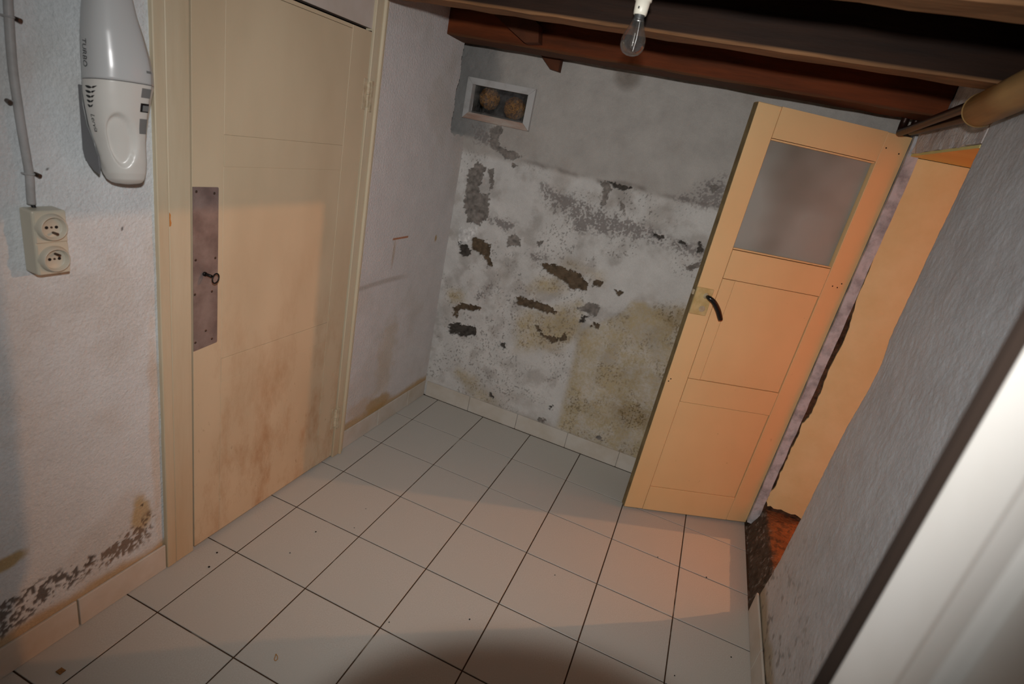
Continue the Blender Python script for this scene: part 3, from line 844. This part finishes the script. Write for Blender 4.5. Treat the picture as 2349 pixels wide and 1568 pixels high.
# ------------------------------------------------------------------ vent window
wr = empty('window_1', (.056, .305, 1.588)); tag(wr, 'small fixed window with a chalky white frame high on the back wall', kind='structure')
wo = (-.056, -.305, -1.588)
wood = N('chalky_window_paint'); wood.rough(.8, .2)
wood.color(wood.mix(wood.ramp(wood.noise(12, 4, .6), .45, .7), s2l((184, 183, 181)), s2l((160, 156, 152)))); M['wframe'] = wood.m
M['bare'] = mat('bare_sill_wood', (158, 128, 112), (176, 166, 156), 14, .85, .2, None, (.5, 3, 3))
X0, X1, Z0, Z1 = -.126, .236, 1.589, 1.779
I0, I1, J0, J1 = -.095, .202, 1.620, 1.749
def mit(poly, m):
    obj('frame_board', prism(poly, 1, .281, .318), m, wr, wo)
gm = .0006
mit([(X0, Z1), (X1, Z1), (I1, J1), (I0, J1)][::-1], M['wframe'])
mit([(X0, Z0), (I0, J0 + gm), (I0, J1 - gm), (X0, Z1 - 2 * gm)], M['wframe'])
mit([(X1, Z0 + 2 * gm), (X1, Z1 - 2 * gm), (I1, J1 - gm), (I1, J0 + gm)], M['wframe'])
mit([(X0, Z0), (X1, Z0), (I1, J0), (I0, J0)], M['bare'])
k = N('dirty_glass')
tp_ = k.new('ShaderNodeBsdfTransparent'); gs = k.new('ShaderNodeBsdfGlossy'); gs.inputs['Roughness'].default_value = .05
dd = k.new('ShaderNodeBsdfDiffuse'); dd.inputs[0].default_value = (.35, .35, .33, 1)
a = k.new('ShaderNodeMixShader'); a.inputs[0].default_value = .04; k.link(tp_.outputs[0], a.inputs[1]); k.link(gs.outputs[0], a.inputs[2])
b = k.new('ShaderNodeMixShader'); k.link(k.mul(k.ramp(k.noise(14, 5, .65), .45, .75), .13), b.inputs[0]); k.link(a.outputs[0], b.inputs[1]); k.link(dd.outputs[0], b.inputs[2])
k.link(b.outputs[0], k.out.inputs[0]); M['pane'] = k.m
obj('pane', box(I0 + .0005, I1 - .0005, .309, .312, J0 + .0005, J1 - .0005), M['pane'], wr, wo)
bx = bmesh.new()
for q in ((-.20, .31, .70, .72, 1.50, 1.90), (-.22, -.20, .325, .72, 1.50, 1.90), (.31, .33, .325, .72, 1.50, 1.90), (-.20, .31, .325, .72, 1.48, 1.50), (-.20, .31, .325, .72, 1.90, 1.92)):
    box(*q, bm=bx)
vo = obj('wall_vent_shaft', bx, mat('shaft_stone', (74, 72, 70), (44, 42, 40), 16, .95, .1, (30, .8, .02))); tag(vo, 'dark stone shaft behind the small window', kind='structure')

def ball(name, loc, r, seed, label):
    bm = bmesh.new()
    bmesh.ops.create_icosphere(bm, subdivisions=5, radius=r)
    P = np.array([v.co.normalized() for v in bm.verts])
    f = fbm(P[:, 0] * 3 + P[:, 1] * 2 + 9.0 * seed + 20, P[:, 2] * 3 - P[:, 1] * 2 + 20, 3.0, 5, 500 + seed)
    for v, n, a in zip(bm.verts, P, f):
        v.co = Vector(n) * r * (0.88 + .26 * a)
    o = obj(name, bm, M['straw'], None, loc, smooth=True)
    tag(o, label, 'ball', 'fibre balls behind the small window')
    return o
k = N('golden_fibre'); k.rough(.45, .5)
k.color(k.mix(k.ramp(k.noise(70, 5, .7, None, 1.5), .40, .66), s2l((66, 34, 12)), s2l((214, 150, 58))))
k.bump(k.noise(110, 4, .7, None, 2.0), 1.0, .008); M['straw'] = k.m
ball('fibre_ball', (-.035, .375, 1.703), .051, 1, 'golden brown fibre ball behind the window pane, the left of two')
ball('fibre_ball', (.105, .385, 1.681), .052, 2, 'golden brown fibre ball behind the window pane, the right of two')
shelf = obj('window_ledge', box(-.19, .30, .33, .69, 1.600, 1.629, .003), mat('ledge_stone', (96, 94, 90), (66, 64, 60), 18, .9)); tag(shelf, 'stone ledge behind the small window', 'ledge')

# ------------------------------------------------------------------ joists and struts
def timber(name, a, b, worn_c):
    k = N(name); k.rough(.75, .2)
    gr_ = k.mix(k.ramp(k.noise(7, 5, .6, (.35, 3, 3)), .35, .68), s2l(a), s2l(b))
    worn = k.mul(k.ramp(k.axis(2), 1.915, 1.909), k.ramp(k.noise(5, 4, .6, (.6, 3, 3)), .30, .6, .45, 1.0))
    k.color(k.mix(worn, gr_, s2l(worn_c))); k.bump(k.noise(30, 3, .6, (.35, 3, 3)), .35, .004)
    return k.m
M['joist'] = timber('joist_timber', (48, 30, 20), (31, 21, 16), (138, 100, 68))
M['joist_red'] = timber('red_joist_timber', (108, 52, 22), (74, 37, 17), (84, 54, 33))
M['strut'] = mat('strut_timber', (92, 52, 32), (70, 40, 25), 9, .75, .2, (30, .3, .003))
def joist(y0, y1, label, seed, mk='joist'):
    bm = bmesh.new(); rs = random.Random(seed); n = 24
    prof = [(y0 + .004, 1.905), (y0, 1.911), (y0, 2.060), (y1, 2.060), (y1, 1.911), (y1 - .004, 1.905)]
    rings = []
    for i in range(n + 1):
        x = -.135 + i * (1.945 / n)
        rings.append([bm.verts.new((x, y + rs.uniform(-.0015, .0015), zz + (rs.uniform(-.002, .002) if zz < 2 else 0))) for y, zz in prof])
    for A, B in zip(rings, rings[1:]):
        for q in range(6):
            bm.faces.new((A[q], A[(q + 1) % 6], B[(q + 1) % 6], B[q]))
    bm.faces.new(rings[0]); bm.faces.new(rings[-1][::-1])
    o = obj('ceiling_joist', bm, M[mk]); tag(o, label, 'beam', 'dark timber joists under the ceiling'); return o
joist(-.02, .138, 'dark red-brown timber joist nearest the damp back wall', 1, 'joist_red')
joist(-.672, -.583, 'dark timber joist just behind the hanging bulb', 2)
joist(-1.245, -1.150, 'dark timber joist in the top right corner, nearest of the three', 3)
def strut(p, q, wdt, th, label):
    p, q = Vector(p), Vector(q); d = (q - p).normalized(); a = Vector((1, 0, 0)); a = (a - d * a.dot(d)).normalized(); b = d.cross(a)
    bm = bmesh.new(); vs8 = []
    for e in (p, q):
        for i, j in ((-1, -1), (1, -1), (1, 1), (-1, 1)):
            vs8.append(bm.verts.new(e + a * i * wdt / 2 + b * j * th / 2))
    for f in ((0, 1, 2, 3), (4, 5, 6, 7), (0, 1, 5, 4), (1, 2, 6, 5), (2, 3, 7, 6), (3, 0, 4, 7)):
        bm.faces.new([vs8[i] for i in f])
    bmesh.ops.bevel(bm, geom=list(bm.edges), offset=.002, segments=1, affect='EDGES')
    o = obj('joist_strut', bm, M['joist']); tag(o, label, 'brace'); return o
sa = obj('joist_strut', prism([(.085, 2.058), (.115, 1.999), (.275, 1.914), (.335, 1.922), (.322, 1.985), (.215, 2.058)], 1, -.075, -.024), M['strut']); tag(sa, 'slanting brown wooden strut between the two rear joists', 'brace', 'struts between the joists')
sb_ = obj('joist_strut', prism([(.175, 1.975), (.222, 1.935), (.296, 1.872), (.338, 1.867), (.338, 1.975)], 1, .245, .285), M['strut']); tag(sb_, 'short pointed wooden strut sticking out below the rear joist near the small window', 'brace', 'struts between the joists')

# ------------------------------------------------------------------ pipes over the doorway
M['copper'] = mat('brown_copper_pipe', (54, 31, 22), (38, 23, 17), 20, .4, .5, None, None, .5)
M['duct'] = mat('ochre_duct', (178, 142, 90), (146, 116, 78), 5, .5, .4, None, (3, .5, 3))
pts = [(1.755, -.535, 1.868), (1.755, -.75, 1.889), (1.755, -1.4, 1.94), (1.755, -2.05, 1.985)]
dr = empty('pipe_sleeve', (1.755, -.535, 1.868)); tag(dr, 'thick ochre pipe sleeve along the top of the right wall', 'pipe')
do = (-1.755, .535, -1.868)
obj('sleeve', tube(pts, .042, 28), M['duct'], dr, do, smooth=True)
obj('collar', tube([(1.755, -.525, 1.867), (1.755, -.533, 1.868)], [.040, .0445], 28), M['duct'], dr, do, smooth=True)
for xx, ye, z0, z1, lab in ((1.737, .150, 1.880, 1.858, 'brown copper pipe over the doorway, the one farther from the wall'), (1.776, .165, 1.866, 1.868, 'brown copper pipe over the doorway, the one against the wall')):
    c = [(xx, -.52, z0), (xx, -.2, (z0 + z1) / 2), (xx, ye - .035, z1), (xx, ye - .01, z1 + .006), (xx, ye, z1 + .028), (xx, ye, z1 + .06), (xx, ye, 2.055)]
    o = obj('copper_pipe', tube(spline(c, 6), .0135, 14), M['copper'], smooth=True); tag(o, lab, 'pipe', 'copper pipes over the doorway')

# ------------------------------------------------------------------ handheld vacuum on its wall mount
M['vac'] = mat('vacuum_white', (206, 204, 198), rough=.28, spec=.5)
M['vac2'] = mat('vacuum_bowl', (186, 188, 188), rough=.25, spec=.5)
M['vgrey'] = mat('mount_grey', (108, 108, 110), rough=.45)
M['sticker'] = mat('grey_sticker', (116, 118, 118), rough=.3, spec=.5)
M['black'] = mat('black_plastic', (24, 24, 26), rough=.4)
RING = np.array([  # z, centre y, half width, centre x, half depth
    (1.2885, -1.484, .006, .060, .005), (1.2895, -1.484, .020, .060, .018), (1.293, -1.4845, .032, .060, .030), (1.300, -1.486, .040, .060, .038), (1.315, -1.488, .0455, .060, .044),
    (1.340, -1.490, .0495, .060, .048), (1.380, -1.494, .0525, .060, .051), (1.415, -1.497, .0585, .061, .054), (1.450, -1.497, .064, .062, .057), (1.480, -1.495, .069, .062, .059),
    (1.505, -1.492, .072, .063, .060), (1.530, -1.492, .071, .063, .060), (1.560, -1.494, .068, .062, .058), (1.600, -1.498, .0615, .060, .054), (1.640, -1.501, .0525, .057, .049),
    (1.700, -1.502, .041, .053, .042), (1.760, -1.502, .031, .049, .035), (1.800, -1.502, .024, .046, .029), (1.806, -1.502, .018, .046, .022)])
def vs_(zz, th, grow=0.0):
    f = [np.interp(zz, RING[:, 0], RING[:, i]) for i in range(5)]
    c, s = math.cos(th), math.sin(th)
    e = 0.86
    cx = math.copysign(abs(c) ** e, c); sy = math.copysign(abs(s) ** e, s)
    gr = grow - .006 * (1 / (1 + math.exp(-(th - .52) / .02))) * (1 if th < 2.2 else max(0, 1 - (th - 2.2)))
    p = Vector((f[3] - .008 + (f[4] * .9 + gr) * cx, f[1] - .004 + (f[2] * .97 + gr) * sy, zz - .008))
    p.z += .16 * (p.x - .05)
    # hollow thumb rest in the rear housing
    u = ((th - (-.52)) / .50); v = (zz - 1.384) / .053
    r = math.hypot(u, v)
    if r < 1.25 and grow < .01:
        t = min(1, max(0, (1.15 - r) / .28)); t = t * t * (3 - 2 * t)
        lip = math.exp(-((r - 1.2) / .12) ** 2)
        p.x -= .0105 * t * (1 if grow <= 0.002 else 1)
    return p
def vloft(z0, z1, nz, seg=56, grow=0.0):
    zz = [z0 + (z1 - z0) * i / nz for i in range(nz + 1)]
    bm = bmesh.new()
    rings = [[bm.verts.new(vs_(q, 2 * math.pi * j / seg - math.pi, grow)) for j in range(seg)] for q in zz]
    for A, B in zip(rings, rings[1:]):
        for j in range(seg):
            bm.faces.new((A[j], A[(j + 1) % seg], B[(j + 1) % seg], B[j]))
    bm.faces.new(rings[0][::-1]); bm.faces.new(rings[-1])
    return bm
vac, vo_ = lroot('handheld_vacuum', -1.49, 1.29, 'white handheld vacuum cleaner hanging on the left wall', 'vacuum')
hs = obj('rear_housing', vloft(1.2885, 1.5050, 90, 80), M['vac'], vac, vo_, smooth=True)
obj('dust_bowl', vloft(1.5063, 1.806, 60, 64), M['vac2'], vac, vo_, smooth=True)
obj('seam', vloft(1.5045, 1.5068, 1, 64, -.0012), M['black'], vac, vo_)
# raised spine along the far side
def vpatch(name, th0, th1, z0, z1, grow, m, parent, nt=10, nz=6, shape=None, loc=None):
    """a thin raised patch that follows the body"""
    bm = bmesh.new(); G = []
    for i in range(nz + 1):
        row = []
        for j in range(nt + 1):
            a = j / nt; b_ = i / nz
            th = th0 + (th1 - th0) * a; zz = z0 + (z1 - z0) * b_
            if shape: th, zz = shape(a, b_)
            row.append((bm.verts.new(vs_(zz, th, grow)), bm.verts.new(vs_(zz, th, -.001))))
        G.append(row)
    for i in range(nz):
        for j in range(nt):
            for s in (0, 1):
                bm.faces.new((G[i][j][s], G[i][j + 1][s], G[i + 1][j + 1][s], G[i + 1][j][s]))
    for i in range(nz):
        for j in (0, nt):
            bm.faces.new((G[i][j][0], G[i + 1][j][0], G[i + 1][j][1], G[i][j][1]))
    for j in range(nt):
        for i in (0, nz):
            bm.faces.new((G[i][j][0], G[i][j + 1][0], G[i][j + 1][1], G[i][j][1]))
    return obj(name, bm, m, parent, loc, smooth=False)
vpatch('sticker', .10, .44, 1.478, 1.4975, .0006, M['sticker'], hs)
vpatch('switch_window', .11, .44, 1.448, 1.4665, .0006, M['black'], hs)
vpatch('switch', .18, .38, 1.450, 1.462, .0035, M['sticker'], hs)
vpatch('sticker', .11, .44, 1.402, 1.434, .0006, M['sticker'], hs)
vpatch('release_mark', .24, .44, 1.529, 1.534, .0006, M['sticker'], vac, loc=vo_)
for i in range(5):
    zc = 1.4915 - i * .0092; wd = .46 - .06 * i
    vpatch('vent_slot', 0, 0, 0, 0, .0007, M['black'], hs, 12, 2, lambda a, b_, zc=zc, wd=wd: (-1.66 + wd * a, zc - .0035 * math.sin(math.pi * a) + (b_ - .5) * .0052 * math.sin(math.pi * min(1, a * 1.6 + .05) if a < .6 else math.pi * (1 - a) * .8 + .1)))
def vtext(txt, th_c, z_top, size, m, parent, loc=None):
    cu = bpy.data.curves.new('t', 'FONT'); cu.body = txt; cu.size = size; cu.shear = .25; cu.resolution_u = 3
    to = bpy.data.objects.new('t', cu); col.objects.link(to)
    bpy.context.view_layer.update()
    me = bpy.data.meshes.new_from_object(to.evaluated_get(bpy.context.evaluated_depsgraph_get()))
    bpy.data.objects.remove(to)
    for v in me.vertices:
        zz = z_top - v.co.x; th = th_c + v.co.y / .065
        v.co = vs_(zz, th, .0007)
    me.materials.clear()
    return obj('lettering', me, m, parent, loc)
vtext('TURBO', -1.72, 1.583, .0165, M['black'], vac, vo_)
vtext('Lervia', -1.60, 1.437, .0150, M['black'], hs)
# wall mount
mp = [(-.008, 1.480), (.006, 1.480), (.007, 1.44), (.016, 1.40), (.034, 1.37), (.044, 1.34), (.046, 1.315), (.042, 1.299), (.026, 1.306), (.010, 1.315), (-.003, 1.328), (-.008, 1.345)]
bm = bmesh.new()
loA = [bm.verts.new((x_, -1.5465, z_)) for x_, z_ in mp]; hiA = [bm.verts.new((x_, -1.5425, z_)) for x_, z_ in mp]
bm.faces.new(loA); bm.faces.new(hiA[::-1])
for i in range(len(mp)):
    j = (i + 1) % len(mp); bm.faces.new((loA[i], loA[j], hiA[j], hiA[i]))
bmesh.ops.bevel(bm, geom=list(bm.edges), offset=.0015, segments=1, affect='EDGES')
mnt = empty('vacuum_mount', LW(0, -1.50, 1.30), LROT); tag(mnt, 'dark grey plastic wall mount holding the handheld vacuum', 'wall mount')
obj('bracket', bm, M['vgrey'], mnt, (0, 1.50, -1.30))
obj('back_plate', box(-.0079, -.001, -1.542, -1.455, 1.32, 1.478, .001), M['vgrey'], mnt, (0, 1.50, -1.30))
obj('mount_rim', tube([(.006, -1.5475, 1.479), (.007, -1.5475, 1.44), (.016, -1.5475, 1.40), (.034, -1.5475, 1.37), (.044, -1.5475, 1.34)], .0016, 8), M['sticker'], mnt, (0, 1.50, -1.30), smooth=True)

# ------------------------------------------------------------------ double socket and its cable
M['sock'] = mat('ivory_plastic', (196, 190, 172), rough=.35, spec=.45)
M['sockin'] = mat('ivory_plastic_worn', (190, 184, 168), rough=.4, spec=.4)
sk, so = lroot('double_socket', -1.647, 1.082, 'ivory surface-mounted double wall socket under the cable', 'socket')
obj('case', box(-.0085, .034, -1.681, -1.616, 1.082, 1.222, .004, 2), M['sock'], sk, so)
for i, zc in enumerate((1.187, 1.117)):
    MM = Matrix.Translation((.034, -1.6485, zc)) @ Matrix.Rotation(math.pi / 2, 4, 'Y')
    fc = obj('socket_face', box(.034, .037, -1.679, -1.618, zc - .0335, zc + .0335, .0015), M['sock'], sk, so)
    obj('rim', lathe([(.031, 0), (.0285, .008), (.0258, .0145), (.0245, .0152), (.0232, .0145), (.0212, .0045), (.0200, .0034), (0, .0034)], 40, M=MM), M['sockin'], fc, smooth=True)
    for dy in (-.0095, .0095):
        obj('contact_hole', lathe([(0, .0038), (.0034, .0038), (.0034, .0030)], 14, M=Matrix.Translation((0, dy, 0)) @ MM), M['black'], fc)
    obj('centre_screw', lathe([(0, .0045), (.0022, .0043), (.0026, .0033)], 12, M=MM), M['screw'], fc)
    sg = -1 if i == 0 else 1
    obj('earth_pin', tube([(.037, -1.6485 + .002, zc + sg * .0115), (.052, -1.6475 + .002, zc + sg * .0115)], .0027, 12), M['screw'], fc)
M['cable'] = mat('grey_white_cable', (170, 170, 170), (150, 150, 148), 20, .5)
cb, co_ = lroot('wall_cable', -1.66, 1.222, 'off-white cable running down the left wall to the socket', 'cable')
cpts = spline([(.002, -1.655, 2.05), (.002, -1.660, 1.80), (.002, -1.6625, 1.64), (.002, -1.665, 1.58), (.003, -1.6685, 1.50), (.005, -1.668, 1.43), (.004, -1.665, 1.37), (.003, -1.661, 1.31), (.002, -1.6595, 1.285), (.002, -1.661, 1.25), (.002, -1.6615, 1.229)], 6)
obj('sheath', tube(cpts, .0078, 14), M['cable'], cb, co_, smooth=True)
obj('cable_core', tube([(.002, -1.6605, 1.232), (.003, -1.658, 1.222)], .004, 10), M['black'], cb, co_)
for zc, sd in ((1.582, 1), (1.292, 1), (1.432, -1)):
    yc = {1.582: -1.6655, 1.292: -1.6595, 1.432: -1.668}[zc]
    obj('clip_strap', tube([(-.006 + .0168 * math.sin(a), yc - .0092 * math.cos(a), zc) for a in [math.pi * t / 10 for t in range(11)]], .0022, 6), M['cable'], cb, co_)
    obj('clip_nail', tube([(-.004, yc + sd * .013, zc - .001), (.010, yc + sd * .015, zc - .003)], .0042, 10), M['screw'], cb, co_)

# ------------------------------------------------------------------ hanging bulb (not lit)
k = N('clear_bulb_glass')
tp_ = k.new('ShaderNodeBsdfTransparent'); tp_.inputs[0].default_value = (.88, .865, .85, 1)
gs = k.new('ShaderNodeBsdfGlossy'); gs.inputs['Roughness'].default_value = .03
fr = k.new('ShaderNodeLayerWeight'); fr.inputs[0].default_value = .4
a = k.new('ShaderNodeMixShader'); k.link(k.ramp(fr.outputs['Facing'], 0, 1, .05, .55), a.inputs[0]); k.link(tp_.outputs[0], a.inputs[1]); k.link(gs.outputs[0], a.inputs[2])
dd = k.new('ShaderNodeBsdfDiffuse'); dd.inputs[0].default_value = (.8, .78, .74, 1)
b = k.new('ShaderNodeMixShader'); b.inputs[0].default_value = .025; k.link(a.outputs[0], b.inputs[1]); k.link(dd.outputs[0], b.inputs[2])
k.link(b.outputs[0], k.out.inputs[0]); M['glass'] = k.m
M['cap'] = mat('bulb_cap_metal', (150, 152, 152), rough=.35, metal=.9)
M['holder'] = mat('holder_white', (226, 222, 206), rough=.4, spec=.4)
lb = empty('hanging_bulb', (.894, -.934, 1.797)); tag(lb, 'unlit clear glass bulb in a white holder hanging from the ceiling', 'light bulb')
prof = [(0, 0), (.010, .0010), (.019, .0050), (.0255, .0120), (.0292, .0210), (.0300, .0300), (.0288, .0390), (.0255, .0480), (.0215, .0560), (.0180, .0640), (.0155, .0720), (.0138, .0800)]
obj('glass_envelope', lathe(prof, 40), M['glass'], lb, smooth=True)
obj('cap', lathe([(.0128, .078), (.0128, .081), (.0118, .084), (.0118, .092), (.0112, .096), (0, .096)], 28), M['cap'], lb, smooth=True)
obj('capsule', lathe([(0, .016), (.0035, .018), (.0055, .022), (.0055, .052), (.0035, .057), (.0025, .072), (0, .074)], 16), M['glass'], lb, smooth=True)
obj('filament_wire', tube([(.004, .003, .012), (.006, .002, .04), (.004, 0, .078)], .0006, 6), M['cap'], lb)
obj('filament', tube([(0, 0, .022), (0, 0, .050)], .0012, 8), M['cap'], lb)
hd = obj('holder', lathe([(.0135, .088), (.0150, .0885), (.0162, .095), (.0172, .117), (.0200, .1175), (.0205, .125), (.0165, .126), (.0150, .140), (.0060, .150), (0, .150)], 32), M['holder'], lb, smooth=True)
obj('bayonet_slot', box(-.0045, -.0015, -.0180, -.0150, .098, .103), M['black'], hd)
obj('flex', tube([(0, 0, .149), (0, 0, .264)], .0035, 10), M['holder'], lb, smooth=True)

# ------------------------------------------------------------------ lamp burning in the next room
em = N('lit_bulb'); e = em.new('ShaderNodeEmission'); e.inputs[0].default_value = (*LAMP_COLOR, 1)
e.inputs[1].default_value = LAMP_POWER / (math.pi * 4 * math.pi * .016 ** 2); em.link(e.outputs[0], em.out.inputs[0])
lp = empty('pendant_lamp', LAMP - Vector((0, 0, .03))); tag(lp, 'bare glowing bulb hanging in the next room', 'lamp')
bm = bmesh.new(); bmesh.ops.create_icosphere(bm, subdivisions=3, radius=.016); bmesh.ops.translate(bm, verts=bm.verts, vec=(0, 0, .03))
obj('lit_envelope', bm, em.m, lp, smooth=True)
obj('holder', lathe([(.010, .0455), (.016, .0475), (.018, .10), (.004, .11), (.004, .285), (0, .285)], 20), M['holder'], lp)

# ------------------------------------------------------------------ bits on the floor
pr = [(.404 + x_, -1.457 + y_, .0016) for x_, y_ in ((-.007, .009), (-.002, .007), (.004, .004), (.0085, -.002), (.0075, -.008), (.002, -.007), (-.002, .0), (-.006, .007))]
o = obj('rubber_band', tube(spline(pr, 5), .0012, 6), mat('ochre_rubber', (176, 128, 66), rough=.5), smooth=True); tag(o, 'small ochre loop lying on a near floor tile', 'band')
o = obj('mud_crumb', rough_box(-.044, -.028, -1.771, -1.757, .0003, .004, .005, .0012, 12), mat('mud', (146, 104, 58), (110, 80, 48), 90, .95)); tag(o, 'brown dried mud spot on the tile by the left skirting', 'mud')
dbm = bmesh.new(); rs = random.Random(3)
for x_, y_ in [(.152, -1.116), (1.732, -.674), (1.545, -.864), (.847, -1.028), (.155, -.98), (.26, -.88), (.23, -.76), (-.05, -1.25), (1.05, -.66), (.62, -1.18), (-.02, -1.31), (1.42, -.30), (1.63, -.30)]:
    r_ = rs.uniform(.0012, .0026)
    box(x_ - r_, x_ + r_, y_ - r_, y_ + r_, .0003, .0003 + r_, bm=dbm)
o = obj('floor_grit', dbm, M['iron']); tag(o, 'scattered dark grit on the floor tiles', 'grit', kind='stuff')
